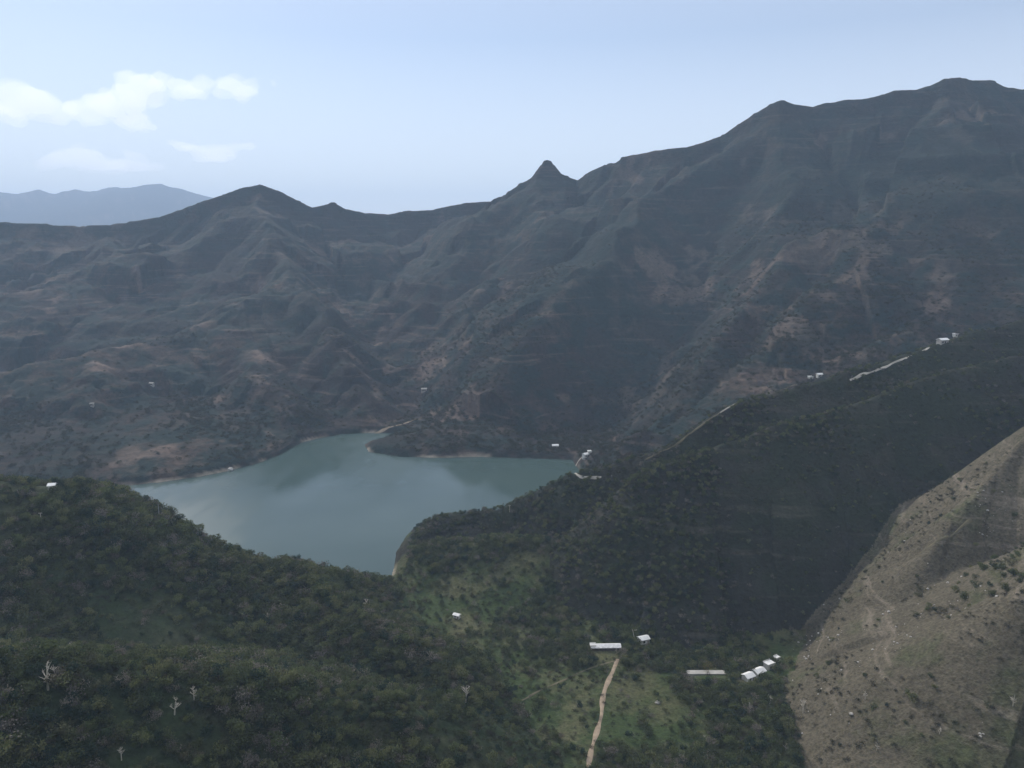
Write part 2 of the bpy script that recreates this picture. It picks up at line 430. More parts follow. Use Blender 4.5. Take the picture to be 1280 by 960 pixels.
# ------------------------------------------------------------------ the terrain sheet
az_f = np.linspace(R(-43), R(43), 960)
az = np.concatenate([np.linspace(-math.pi, R(-43), 90, endpoint=False), az_f, np.linspace(R(43), math.pi, 90, endpoint=False)[1:]])
rr = np.concatenate([np.geomspace(3, 140, 40, endpoint=False), np.geomspace(140, 2900, 900, endpoint=False), np.geomspace(2900, 11200, 60)])
A, RR = np.meshgrid(az, rr)
X = (np.sin(A)*RR).astype(f32); Y = (np.cos(A)*RR).astype(f32)
H, REG, TER, SD = height(X, Y, True)
# the far blue range, its crest 9.3 km off
FAR = np.array([P(*p, 9300) for p in [(-900,262),(-500,240),(-250,226),(-100,236),(0,234),(30,234),(48,230),(60,232),(78,234),(105,235),(130,234),(138,232),(155,234),(163,230),(182,228),(200,228),(212,231),(225,236),(240,240),(262,248),(285,256),(330,268),(420,285),(560,300),(800,310),(1300,300),(1900,290)]])
fz = np.full(X.shape, -1e9, f32)
for i in range(len(FAR)-1):
    a, b = FAR[i], FAR[i+1]; ex, ey = b[0]-a[0], b[1]-a[1]; L2 = ex*ex + ey*ey
    t = np.clip(((X-a[0])*ex + (Y-a[1])*ey)/L2, 0, 1); d = np.hypot(X-a[0]-ex*t, Y-a[1]-ey*t)
    fz = np.maximum(fz, a[2] + (b[2]-a[2])*t - .30*d)
fz = fz + (ridged(X, Y, 900, 4, 500)*110 - 70)*np.minimum(1, np.abs(RR-9300)/1500)
REG = np.where((fz > H) & (RR > 3200), 5, REG)
H = np.where(RR > 3200, np.maximum(H, fz), H)
# limit noise hills between the ranges so that they stay below the line of sight
lim = np.interp(RR, [2600, 3200, 7000, 11200], [900, 330, 420, 2000])
front = np.cos(A) > .3
H = np.where(front & (RR > 2700) & (REG != 5), np.minimum(H, lim), H)

WOOD = ((REG == 1)*.9 + (REG == 4)*.35 + (REG == 2)*.3 + (REG == 0)*sstep(.0, .35, fbm(X, Y, 210, 4, 620))*.6 + (REG == 0)*sstep(90, 300, H)*.60).clip(0, 1).astype(f32)
gy, gx = np.gradient(H); slope = np.abs(gy)/np.gradient(RR, axis=0)
SCAR = (TER*sstep(.1, .4, fbm(X, Y, 45, 3, 640))*.8 + sstep(.42, .6, fbm(X, Y, 60, 4, 660))*(REG == 0)*.8).astype(f32)
BANK = ((1-sstep(1.0, 3.5, SD))*(SD > -3)*sstep(.05, .4, fbm(X, Y, 45, 3, 680))*.9).astype(f32)

nr, nc = X.shape
idx = np.arange(nr*nc).reshape(nr, nc)
nxt = np.roll(idx, -1, axis=1)
quads = np.stack([idx[:-1], nxt[:-1], nxt[1:], idx[1:]], -1).reshape(-1, 4)
qreg = REG[:-1].reshape(-1)
V3 = np.stack([X.ravel(), Y.ravel(), H.ravel()], -1).astype(f32)
# the patch under the camera closes the sheet
def mesh_np(name, vid, q, m):
    used = np.unique(q); rem = np.full(nr*nc, -1, np.int64); rem[used] = np.arange(len(used))
    me = bpy.data.meshes.new(name)
    me.vertices.add(len(used)); me.vertices.foreach_set('co', V3[used].ravel())
    qq = rem[q][:, ::-1]
    me.loops.add(qq.size); me.loops.foreach_set('vertex_index', qq.ravel().astype(np.int32))
    me.polygons.add(len(qq)); me.polygons.foreach_set('loop_start', np.arange(0, qq.size, 4, dtype=np.int32))
    me.polygons.foreach_set('loop_total', np.full(len(qq), 4, np.int32))
    me.polygons.foreach_set('use_smooth', np.ones(len(qq), bool))
    me.update(); me.validate()
    for an, arr in (('wood', WOOD), ('scar', SCAR), ('bank', BANK)):
        at = me.attributes.new(an, 'FLOAT', 'POINT'); at.data.foreach_set('value', arr.ravel()[used])
    me.materials.append(m)
    o = bpy.data.objects.new(name, me); COL.objects.link(o); return o

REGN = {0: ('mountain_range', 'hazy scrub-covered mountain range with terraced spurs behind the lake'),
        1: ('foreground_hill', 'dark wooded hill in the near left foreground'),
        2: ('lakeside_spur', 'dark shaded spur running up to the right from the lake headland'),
        3: ('reflection_tinted_hillside', 'hillside rising at the right edge, window reflection painted in as pale brown'),
        4: ('valley_floor', 'green valley floor with tracks below the lake'),
        5: ('far_mountains', 'distant blue mountain range on the left skyline')}
M[5] = M[0]
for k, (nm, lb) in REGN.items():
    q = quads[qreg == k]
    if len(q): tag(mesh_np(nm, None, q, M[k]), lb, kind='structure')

# ------------------------------------------------------------------ the lake
m, t, o_, b = mat('lake_water')
v = coords(t)
c = ramp(t, noise(t, 1/160, 3, .5, v), [(.35, (.042, .072, .066)), (.65, (.058, .090, .082))])
t.links.new(c, b.inputs['Base Color']); b.inputs['Roughness'].default_value = .10; b.inputs['IOR'].default_value = 1.33
wr = ramp(t, noise(t, 1/120, 4, .6, scalev(t, v, (1, .35, 1))), [(.42, (.05,)*3), (.62, (.26,)*3)])
t.links.new(wr, b.inputs['Roughness'])
wv = noise(t, .35, 4, .6, scalev(t, v, (1, .6, 1)))
bump(t, b, wv, .25, .12)
t.links.new(b.outputs[0], o_.inputs[0])
cx, cyy = LAKE.mean(0)
grow = [(x + (x-cx)/math.hypot(x-cx, y-cyy)*6, y + (y-cyy)/math.hypot(x-cx, y-cyy)*6) for x, y in LAKE]
import mathutils.geometry as mg
tri = mg.tessellate_polygon([[Vector((x, y, 0)) for x, y in grow]])
wv_, wf_ = [(x, y, 0) for x, y in grow], [tuple(q) for q in tri]
lake = link('lake_water', wv_, wf_, m)
me = lake.data
if sum(p.normal.z for p in me.polygons) < 0: me.flip_normals()
tag(lake, 'calm grey-green reservoir water between the hills', kind='structure')

# ------------------------------------------------------------------ finding places on the ground
def hit(px, py, start=120.0, stop=3200.0):
    "where the line of sight of a measured point meets the ground"
    d = ray(px, py); d = d/math.hypot(d[0], d[1])
    s = np.geomspace(start, stop, 1400)
    hz = height(d[0]*s, d[1]*s); rz = CAMZ + d[2]*s
    k = np.argmax(hz >= rz)
    if not (hz >= rz).any(): return None
    k = max(k, 1)
    a, b2 = s[k-1], s[k]
    f0, f1 = rz[k-1]-hz[k-1], rz[k]-hz[k]
    q = a + (b2-a)*f0/(f0-f1 + 1e-9)
    return (float(d[0]*q), float(d[1]*q), float(max(CAMZ + d[2]*q, .4)))

def pix(p):
    x, y, z = p[0], p[1], p[2]-CAMZ
    dep = y*CP - z*SP; up = y*SP + z*CP
    return 640 + F*x/dep, 480 - F*up/dep

# ------------------------------------------------------------------ vegetation
def crown_mesh(name, seed, n, wid, hgt, base, leaf, sparse=0.0):
    "an uneven crown of leaf clumps: several lobes, each a cloud of small leaf-sized faces; 1 m tall in its own units"
    r = np.random.default_rng(seed); V = []; Fc = []
    lobes = [(r.uniform(-.5, .5)*wid, r.uniform(-.5, .5)*wid, base + (hgt-base)*r.uniform(.12, .85), r.uniform(.42, .72)*wid*.62) for _ in range(9)]
    lobes.append((0, 0, base + (hgt-base)*.6, wid*.42))
    for i in range(n):
        lx, ly, lz, lr = lobes[r.integers(len(lobes))]
        d = r.normal(size=3); d /= np.linalg.norm(d); d[2] = d[2]*.85 + .1
        q = np.array([lx, ly, lz]) + d*lr*(r.uniform(.55, 1.06) if sparse == 0 else r.uniform(.2, 1.25))
        if q[2] < base*.6 or q[2] > hgt*1.03: continue
        a = r.normal(size=3); a /= np.linalg.norm(a); a = a*.6 + d*.0
        u = np.cross(a, r.normal(size=3)); u /= np.linalg.norm(u) + 1e-9; vv = np.cross(a, u); vv /= np.linalg.norm(vv) + 1e-9
        s1, s2 = leaf*r.uniform(.6, 1.3), leaf*r.uniform(.45, 1.0)
        k = len(V)
        V += [q-u*s1, q-vv*s2, q+u*s1, q+vv*s2]; Fc.append((k, k+1, k+2, k+3))
    me = bpy.data.meshes.new(name); me.from_pydata([tuple(map(float, v)) for v in V], [], Fc); me.update()
    return me

def trunk_mesh(name, seed, hgt, rad, m):
    r = random.Random(seed); parts = []
    top = (r.uniform(-.05, .05), r.uniform(-.05, .05), hgt)
    parts.append(tube([(0, 0, -.12), (r.uniform(-.02, .02), 0, hgt*.4), top], [rad*1.3, rad, rad*.35], 6))
    for k in range(4):
        z0 = hgt*r.uniform(.3, .6); a = r.uniform(0, 6.28); L = r.uniform(.2, .34)
        parts.append(tube([(0, 0, z0), (math.cos(a)*L*.5, math.sin(a)*L*.5, z0+L*.5), (math.cos(a)*L, math.sin(a)*L, z0+L*.75)], [rad*.6, rad*.4, rad*.15], 4))
    V, Fc = join(parts); me = bpy.data.meshes.new(name); me.from_pydata(V, [], Fc); me.update(); me.materials.append(m); return me

LEAFS = [leaf_mat('dark_foliage', [(.052, .070, .028), (.084, .098, .040), (.060, .074, .036)]),
         leaf_mat('olive_foliage', [(.10, .125, .048), (.15, .155, .068), (.085, .112, .042)]),
         leaf_mat('conifer_foliage', [(.020, .042, .026), (.034, .056, .034)]),
         leaf_mat('greyish_twigs', [(.15, .13, .105), (.20, .18, .15), (.12, .10, .075)]),
         leaf_mat('mixed_foliage', [(.060, .080, .034), (.095, .085, .052), (.045, .072, .030), (.11, .11, .06)])]
VAR = []
for i, (n, wd, hg, bs, lf, sp) in enumerate([(520, .95, 1.0, .14, .060, 0), (480, .78, 1.0, .18, .058, 0), (430, .60, 1.0, .12, .052, 0), (330, .85, 1.0, .22, .050, 1), (420, 1.15, .85, .06, .062, 0)]):
    cm = crown_mesh('crown', 40+i, n, wd, hg, bs, lf, sp); cm.materials.append(LEAFS[i])
    VAR.append((cm, trunk_mesh('trunk', 60+i, hg*.72, .028, BARK)))
SHR = crown_mesh('shrub_foliage', 90, 170, 1.25, .8, .0, .10); SHR.materials.append(SCRUB)
SHR2 = crown_mesh('shrub_foliage', 91, 150, 1.5, .7, .0, .11); SHR2.materials.append(SCRUB)

def region_points(n, x0, x1, y0, y1, seed):
    r = np.random.default_rng(seed)
    x = r.uniform(x0, x1, n).astype(f32); y = r.uniform(y0, y1, n).astype(f32)
    ok = (np.abs(x) < y*.74 + 30); x, y = x[ok], y[ok]
    h, rg, tr, sd = height(x, y, True)
    ok = (sd > 12) & ~((sd < 40) & (y < 640) & (x < -118))
    return x[ok], y[ok], h[ok], rg[ok], sd[ok]

r5 = np.random.default_rng(5)
x, y, h, rg, sd = region_points(88000, -460, 460, 165, 640, 11)
cl = fbm(x, y, 60, 3, 700); cl2 = fbm(x, y, 130, 3, 720)
keep = ((rg == 1) & (r5.random(len(x)) < .62 + cl*.8)) | ((rg == 4) & (r5.random(len(x)) < sstep(-.25, .4, cl)*.62 + .10)) \
     | ((rg == 3) & (r5.random(len(x)) < sstep(.15, .5, cl)*.10 + .012)) | ((rg == 2) & (r5.random(len(x)) < sstep(-.2, .4, cl)*.40 + .10))
x, y, h, rg, cl = x[keep], y[keep], h[keep], rg[keep], cl[keep]
# keep the lanes and yards clear
size = np.where(rg == 1, 2.0 + 5.0*r5.random(len(x))**1.7, np.where(rg == 4, r5.uniform(1.8, 5.2, len(x)), r5.uniform(1.4, 3.4, len(x))))*(1 + cl*.5)
EXCL = []
TREES = (x, y, h, rg, size)

# ------------------------------------------------------------------ tracks and roads
CLEAR = []
def strip(name, pts, width, m, label, lift=.25, step=3.0, ground=True, amp=.55):
    g = [hit(*p) for p in pts]; g = [q for q in g if q]
    line = []
    for a, b in zip(g[:-1], g[1:]):
        L = math.hypot(b[0]-a[0], b[1]-a[1]); n = max(1, int(L/step))
        for i in range(n): line.append((a[0]+(b[0]-a[0])*i/n, a[1]+(b[1]-a[1])*i/n))
    line.append(g[-1][:2]); line = np.array(line)
    # smooth the corners
    for _ in range(6): line[1:-1] = (line[:-2] + line[1:-1]*2 + line[2:])/4
    d = np.gradient(line, axis=0); d /= np.linalg.norm(d, axis=1)[:, None] + 1e-9
    nrm = np.stack([-d[:, 1], d[:, 0]], 1)
    s = np.arange(len(line))*step
    wd = width*(1 + amp*vn(s/9.0, s*0+.5, 901))
    cols = [-1, -.5, 0, .5, 1]
    P2 = [line + nrm*(wd*.5*c)[:, None] for c in cols]
    Z = [height(p[:, 0], p[:, 1]) + lift for p in P2]
    V = []; Fc = []
    for i in range(len(line)):
        for j in range(5): V.append((P2[j][i, 0], P2[j][i, 1], Z[j][i] - (.0 if 0 < j < 4 else lift*.8)))
    for i in range(len(line)-1):
        for j in range(4): Fc.append((i*5+j, (i+1)*5+j, (i+1)*5+j+1, i*5+j+1))
    o = link(name, V, Fc, m, smooth=True)
    if sum(p.normal.z for p in o.data.polygons) < 0: o.data.flip_normals()
    CLEAR.append((line, width*.5 + 1.5))
    return tag(o, label, kind='structure')

strip('dirt_track', [(735,962),(738,940),(746,915),(753,893),(752,876),(757,858),(766,840),(772,824)], 2.5, DIRT, 'tan dirt track climbing from the bottom edge to the long white-roofed building')
strip('footpath', [(652,876),(668,866),(700,852),(735,836),(770,826)], 1.3, GRASSY, 'faint curved footpath across the valley grass')
strip('footpath', [(446,752),(465,764),(500,775),(540,785)], 1.6, DIRT, 'short pale path on the saddle below the lake')
strip('gravel_road', [(736,566),(724,573),(718,585),(718,597),(740,596),(765,593)], 1.5, PALEROAD, 'pale road curling round the shore house at the right end of the lake', .4)
strip('dirt_track', [(765,592),(795,580),(830,566),(860,545),(892,520),(915,508),(960,488),(1020,474)], 1.4, GRASSY, 'dim worn track along the crest of the dark spur', .3)
strip('gravel_road', [(900,516),(908,511),(919,505)], 1.0, PALEROAD, 'short bright stretch of road on the middle of the spur crest', .6)
strip('gravel_road', [(1062,477),(1085,468),(1110,458),(1135,447),(1160,437),(1182,424)], 2.0, PALEROAD, 'pale road on the upper right part of the spur crest', .4)
strip('hillside_path', [(1150,692),(1170,681),(1190,670),(1215,650)], 1.5, GRASSY, 'thin path slanting up the brown hillside', .3)
strip('shore_road', [(408,560),(440,552),(470,541),(495,534),(520,524)], 3.5, DIRT, 'pale road round the inlet at the head of the lake', .9, 8)

# ------------------------------------------------------------------ buildings
def gable(w_, d_, z0, rise, ov):
    x, y = w_/2+ov, d_/2+ov
    t = .22
    V = [(-x,-y,z0),(x,-y,z0),(x,0,z0+rise),(-x,0,z0+rise),(x,y,z0),(-x,y,z0)]
    V2 = [(a, b, c+t) for a, b, c in V]
    F_ = [(0,1,2,3),(3,2,4,5)]
    top = [tuple(i+6 for i in q) for q in F_]
    bot = [q[::-1] for q in F_]
    side = [(0,6,7,1),(1,7,8,2),(2,8,10,4),(4,10,11,5),(5,11,9,3),(3,9,6,0)]
    return V+V2, top+bot+[q[::-1] for q in side]

def building(px, py, w_, d_, h_, rz, roof, label, cat='house', wallm=None, roofm=None, nwin=2, group=None, name='house', door=True, ends=(120., 3200.)):
    g = hit(px, py, *ends)
    if not g: return None
    c, s_ = math.cos(rz), math.sin(rz)
    zs = [float(height(np.array([g[0]+c*a-s_*b]), np.array([g[1]+s_*a+c*b]))[0]) for a in (-w_/2, w_/2) for b in (-d_/2, d_/2)]
    z = (min(zs) + max(zs))/2
    o = thing(name, (g[0], g[1], z), label, cat, group, rz)
    dn = min(z - min(zs) + .8, 2.6)
    link('wall', *box(-w_/2, w_/2, -d_/2, d_/2, -dn, h_), wallm or WHITE, o)
    if roof == 'gable':
        # gable ends close the wall under the roof
        V = []
        for sx in (-1, 1):
            V += [(sx*w_/2, -d_/2, h_), (sx*w_/2, d_/2, h_), (sx*w_/2, 0, h_+d_*.26), (sx*(w_/2-.2), -d_/2, h_), (sx*(w_/2-.2), d_/2, h_), (sx*(w_/2-.2), 0, h_+d_*.26)]
        for k in (0, 1):
            q = V[k*6:k*6+6]
            link('gable_wall', q, [(0,1,2),(5,4,3),(0,3,4,1),(1,4,5,2),(2,5,3,0)], wallm or WHITE, o)
        link('roof', *gable(w_, d_, h_+.02, d_*.26+.05, .5), roofm or TILE, o)
    elif roof == 'flat':
        link('roof', *box(-w_/2-.3, w_/2+.3, -d_/2-.3, d_/2+.3, h_+.003, h_+.28), roofm or GREYC, o)
        link('parapet', *box(-w_/2-.3, w_/2+.3, -d_/2-.3, -d_/2-.08, h_+.283, h_+.7), wallm or WHITE, o)
        link('parapet', *box(-w_/2-.3, w_/2+.3, d_/2+.08, d_/2+.3, h_+.283, h_+.7), wallm or WHITE, o)
    for k in range(nwin):
        xx = (k+.5-nwin/2)*w_/(nwin + (1 if door else 0)) - (w_*.1 if door else 0)
        wn = link('window', *box(xx-.65, xx+.65, -d_/2-.06, -d_/2+.04, 1.0, 2.3), DARKG, o)
        link('frame', *join([box(xx-.75, xx+.75, -d_/2-.10, -d_/2+.02, .88, .997), box(xx-.75, xx+.75, -d_/2-.10, -d_/2+.02, 2.303, 2.42), box(xx-.04, xx+.04, -d_/2-.10, -d_/2-.063, 1.0, 2.3)]), WOODP, wn)
    if door:
        xx = w_*.36
        link('door', *box(xx-.5, xx+.5, -d_/2-.07, -d_/2+.04, 0, 2.1), WOODP, o)
    CLEAR.append((np.array([[g[0], g[1]], [g[0]+c*w_*.35, g[1]+s_*w_*.35], [g[0]-c*w_*.35, g[1]-s_*w_*.35]]), max(w_, d_)*.32+2))
    # nothing grows right in front of it either
    CLEAR.append((np.array([[g[0]*.985, g[1]*.985]]), w_*.45))
    return o

building(757, 811, 17.5, 4.2, 1.9, .03, 'gable', 'long low building with bright white sheet roof at the head of the dirt track', 'building', BRICK, SHEET, 5, name='long_building')
building(804, 803, 6.0, 4.5, 3.0, .35, 'gable', 'small white house just right of the long white-roofed building', 'house', WHITE, SHEET, 1)
building(741, 811, 3.0, 3.0, 2.6, .0, 'flat', 'tiny white hut at the left end of the long white-roofed building', 'hut', WHITE, SHEET, 1, name='hut', door=False)
building(935, 850, 5.5, 4.5, 2.8, .5, 'gable', 'small pale house at the left end of the white-roofed row', 'house', WHITE, SHEET, 1)
building(948, 844, 6.5, 4.5, 2.8, .5, 'gable', 'white-roofed house in the middle of the row under the dark slope', 'house', WHITE, SHEET, 2)
building(961, 835, 5.0, 4.0, 3.4, .5, 'flat', 'bright white flat-roofed house in the row under the dark slope', 'house', WHITE, SHEET, 1)
building(971, 826, 2.6, 2.6, 2.4, .5, 'flat', 'smallest white hut, last on the upper right of the white-roofed row', 'hut', WHITE, SHEET, 0, name='hut', door=False)
building(571, 772, 4.0, 2.6, 2.0, -.45, 'gable', 'small white-roofed shed alone on the near edge of the valley below the headland', 'shed', WHITE, SHEET, 1, name='shed')
building(733, 571, 8.5, 5.0, 3.4, .55, 'gable', 'white house on the shore at the lower end of the crest road', 'house', WHITE, SHEET, 2)
building(737, 567, 4.0, 4.0, 3.0, .2, 'flat', 'small white annex just behind the shore house', 'house', WHITE, SHEET, 0, door=False)
building(694, 560, 7.0, 4.5, 3.4, .1, 'gable', 'small white house at the far right corner of the lake', 'house', WHITE, SHEET, 2)
building(1013, 474, 5.0, 4.0, 3.0, .2, 'flat', 'white roadside house on the spur crest, left of the pair', 'house', WHITE, SHEET, 1)
building(1024, 471, 5.5, 4.2, 3.0, .2, 'gable', 'white roadside house on the spur crest, right of the pair', 'house', WHITE, SHEET, 1)
building(1178, 428, 8.0, 5.0, 3.4, .3, 'gable', 'pale grey house at the upper end of the spur crest road', 'house', GREYC, SHEET, 2)
building(1194, 421, 5.0, 4.0, 3.2, .3, 'flat', 'small white flat-roofed house right of the grey spur house', 'house', WHITE, SHEET, 1)
building(530, 489, 8, 5.0, 3.6, .2, 'gable', 'pale grey farmhouse on the slope above the head of the lake', 'farmhouse', GREYC, GREYC, 3, name='farmhouse')
building(190, 482, 6, 4, 3.2, -.2, 'gable', 'pale grey farmhouse high on the left hillside across the lake', 'farmhouse', GREYC, GREYC, 3, name='farmhouse')
building(115, 508, 5, 4, 3.0, .3, 'flat', 'small pale grey farmhouse lowest and leftmost on the hillside across the lake', 'farmhouse', GREYC, GREYC, 2, name='farmhouse')
building(66, 612, 3.6, 4.0, 3.0, .2, 'gable', 'small pale hut on the grassy crest of the near left hill', 'hut', WHITE, SHEET, 1, name='hut', door=False)

# a levelled concrete yard with its retaining wall, below the dark slope
g = hit(882, 842)
y0 = thing('concrete_terrace', (g[0], g[1], g[2]-.4), 'long grey concrete terrace with a retaining wall below the dark slope', 'terrace')
link('slab', *box(-11, 11, -1.6, 2.2, .9, 1.25), GREYC, y0)
link('retaining_wall', *box(-10.8, 10.8, -1.5, -1.1, -1.5, .897), GREYC, y0)
CLEAR.append((np.array([[g[0]-7, g[1]], [g[0], g[1]], [g[0]+7, g[1]], [g[0], g[1]-8], [g[0]-7, g[1]-8], [g[0]+7, g[1]-8]]), 6))

# ------------------------------------------------------------------ poles, mast
def pole(px, py, hgt, rad, label, m, arms=True, name='utility_pole', lean=0):
    g = hit(px, py)
    o = thing(name, (g[0], g[1], g[2]-.2), label, 'pole', None, .2)
    link('post', *tube([(0, 0, -.5), (lean*.5, 0, hgt*.5), (lean, 0, hgt)], [rad, rad*.85, rad*.6], 8), m, o)
    if arms:
        ca = link('crossarm', *box(-.9, .9, -.08, .08, hgt*.93, hgt*.93+.14), m, o)
        for sx in (-.75, 0.0, .75):
            link('insulator', *tube([(sx, 0, hgt*.93+.14), (sx, 0, hgt*.93+.42)], [.09, .06], 6), WHITE, ca)
pole(629, 641, 9.0, .28, 'taller dark utility pole standing on the spur crest beside the water', BARK)
pole(637, 640, 6.0, .30, 'shorter pale pole just right of the dark pole on the spur crest', PALEBARK, True)
pole(200, 655, 13.0, .25, 'thin grey mast rising against the lake from the near left hill crest', STEEL, False)
pole(794, 802, 8.5, .24, 'leaning pale pole beside the small white building on the valley floor', PALEBARK, True, lean=-2.0)
pole(52, 655, 7.0, .22, 'pale utility pole on the slope of the near left hill', PALEBARK, True)

# ------------------------------------------------------------------ bare pale trees and rubble
def bare_tree(px, py, hgt, seed, label, bushy=4):
    g = hit(px, py); r = random.Random(seed); hgt *= 1.6 if px < 600 else 1.25
    CLEAR.append((np.array([[g[0], g[1]], [g[0]*.985, g[1]*.985], [g[0]*.97, g[1]*.97]]), 2.6))
    o = thing('bare_tree', (g[0], g[1], g[2]-.1), label, 'bare tree', None, r.uniform(0, 6))
    lean = r.uniform(-.18, .18)*hgt
    link('trunk', *tube([(0, 0, -.4), (lean*.4, 0, hgt*.45), (lean, .1, hgt)], [.24*hgt/6, .16*hgt/6, .05], 7), PALEBARK, o)
    for k in range(bushy+3):
        f = r.uniform(.25, .85); a = r.uniform(0, 6.28); L = hgt*r.uniform(.25, .5)*(1.1-f*.6)
        b0 = Vector((lean*f, 0, hgt*f)); dv = Vector((math.cos(a), math.sin(a), r.uniform(.6, 1.3))).normalized()*L
        pts = [b0, b0+dv*.5+Vector((0, 0, -.05*L)), b0+dv]
        parts = [tube(pts, [.13*hgt/6, .09*hgt/6, .035], 5)]
        for _ in range(4):
            a2 = r.uniform(0, 6.28); q = b0+dv*r.uniform(.4, .9)
            e = q + Vector((math.cos(a2), math.sin(a2), r.uniform(.3, 1.2)))*L*.38
            parts.append(tube([q, (q+e)/2+Vector((0, 0, .05)), e], [.06*hgt/6, .045*hgt/6, .02], 4))
        link('branch', *join(parts), PALEBARK, o)
for i, (px, py, hg, lb) in enumerate([
    (60, 862, 6.5, 'large bare pale tree with forked limbs low on the left wooded hill'),
    (70, 852, 4.2, 'smaller bare pale tree leaning beside the large forked one'),
    (90, 815, 3.4, 'short bare pale snag upslope of the forked bare tree'),
    (218, 893, 4.5, 'bare pale tree standing alone in the middle of the wooded slope'),
    (243, 876, 4.0, 'bare tree with a pale fork, right of the lone pale one on the wooded slope'),
    (152, 950, 3.2, 'small bare pale tree near the bottom edge of the wooded hill'),
    (335, 780, 4.5, 'broad bare whitish shrub high on the right part of the wooded hill'),
    (457, 762, 4.6, 'V-shaped bare tree on the saddle at the near end of the lake'),
    (582, 878, 5.5, 'thin bare trunk at the edge between the wooded hill and the green valley'),
    (938, 890, 4.5, 'bare pale bush with two stems below the row of white roofs'),
    (962, 880, 4.0, 'bare pale bush between the white roofs and the brown hillside'),
    (1004, 890, 6.0, 'curved bare pale tree at the foot of the brown hillside'),
    (982, 938, 3.2, 'tiny bare pale snag near the bottom of the valley'),
    (1082, 874, 4.0, 'short bare pale trunk low on the brown hillside'),
    (1096, 938, 3.4, 'bent bare pale tree near the bottom edge of the brown hillside'),
    (1266, 882, 4.4, 'forked bare pale tree at the right edge of the brown hillside'),
    (1174, 918, 2.6, 'small yellowish bare shrub on the lower brown hillside')]):
    bare_tree(px, py, hg, 300+i, lb, 4)

# yellowish tree over the terrace
g = hit(884, 838)
yt = thing('tree', (g[0], g[1], g[2]-.2), 'yellowish tree with a wide loose crown behind the grey concrete terrace', 'tree', None, .6); yt.scale = (5.2,)*3
YL = leaf_mat('yellow_foliage', [(.16, .14, .05), (.20, .17, .07)])
cm = crown_mesh('crown', 140, 420, 1.3, .9, .2, .05, 1); cm.materials.append(YL)
for nm, me_ in (('crown', cm), ('trunk', VAR[0][1])):
    ch = bpy.data.objects.new(nm, me_); COL.objects.link(ch); ch.parent = yt

def boulder(px, py, s, seed, label):
    g = hit(px, py); r = random.Random(seed)
    import bmesh
    bm = bmesh.new(); bmesh.ops.create_icosphere(bm, subdivisions=2, radius=s)
    for v in bm.verts:
        v.co *= 1 + r.uniform(-.16, .16); v.co.z *= .65
    me = bpy.data.meshes.new('boulder'); bm.to_mesh(me); bm.free(); me.materials.append(GREYC)
    o = bpy.data.objects.new('boulder', me); COL.objects.link(o); o.location = (g[0], g[1], g[2]+s*.2); tag(o, label, 'boulder')
boulder(288, 588, 3.2, 1, 'pale boulder at the water edge of the left far shore')
boulder(1064, 893, 1.1, 2, 'small pale boulder low on the brown hillside left of the short bare trunk')
boulder(822, 857 + 22, 1.4, 3, 'pale rock on the grass right of the tan dirt track')

# ------------------------------------------------------------------ trees: the 300 that show largest one by one, the rest as one wood
x, y, h, rg, size = TREES
ok = np.ones(len(x), bool)
for line, rad in CLEAR:
    for q in line[::1 if len(line) < 40 else 2]:
        ok &= ((x-q[0])**2 + (y-q[1])**2) > rad*rad
x, y, h, rg, size = x[ok], y[ok], h[ok], rg[ok], size[ok]
dist = np.hypot(np.hypot(x, y), h-CAMZ)
dep = y*CP - (h-CAMZ)*SP
sx = 640 + F*x/dep; sy = 480 - F*(y*SP + (h-CAMZ)*CP)/dep
inside = (sx > 0) & (sx < 1280) & (sy > 0) & (sy < 975)
big = np.where(inside, size/dist, 0); order = np.argsort(-big)
chosen = []
for i in order[:900]:
    k = np.linspace(.3, .985, 26)
    zz = CAMZ + (h[i]+size[i]*.8-CAMZ)*k
    if (height(x[i]*k, y[i]*k) < zz).all(): chosen.append(i)
    if len(chosen) >= 299: break
chosen = np.array(chosen); rest = np.ones(len(x), bool); rest[chosen] = False
KL = {1: ('dark green bushy tree in the dense wood on the near left hill', 'trees on the near left hill'),
      4: ('low green bushy tree scattered over the valley grass', 'trees scattered over the valley floor'),
      2: ('small dark tree on the shaded face of the lakeside spur', 'trees on the dark lakeside spur'),
      3: ('small scrubby tree on the brown hillside', 'scrubby trees on the brown hillside')}
SHAPE = ['broad dark green bushy', 'rounded olive green', 'narrow blackish green', 'thin greyish sparse-crowned', 'low wide-spreading mixed green']
protos = {}
for j, i in enumerate(chosen):
    v_ = int(r5.choice(5, p=[.28, .24, .14, .12, .22])) if j >= len(VAR) else j
    lb, gp = KL.get(int(rg[i]), KL[1])
    if int(rg[i]) == 1: lb = SHAPE[v_] + ' tree in the wood on the near left hill'; gp = SHAPE[v_] + ' trees of the near left wood'
    src = protos.get(v_)
    if src is None:
        tr = thing('tree', (0, 0, 0), lb, 'tree', gp)
        for nm, me_ in zip(('crown', 'trunk'), VAR[v_]):
            ch = bpy.data.objects.new(nm, me_); COL.objects.link(ch); ch.parent = tr
        protos[v_] = tr
    else:
        tr = src.copy(); COL.objects.link(tr)
        for c0 in src.children:
            c1 = c0.copy(); COL.objects.link(c1); c1.parent = tr
    tr['label'] = lb; tr['group'] = gp
    tr.location = (float(x[i]), float(y[i]), float(h[i])); tr.rotation_euler = (0, 0, float(r5.uniform(0, 6.28))); s_ = float(size[i]); tr.scale = (s_*float(r5.uniform(.85, 1.2)), s_, s_)

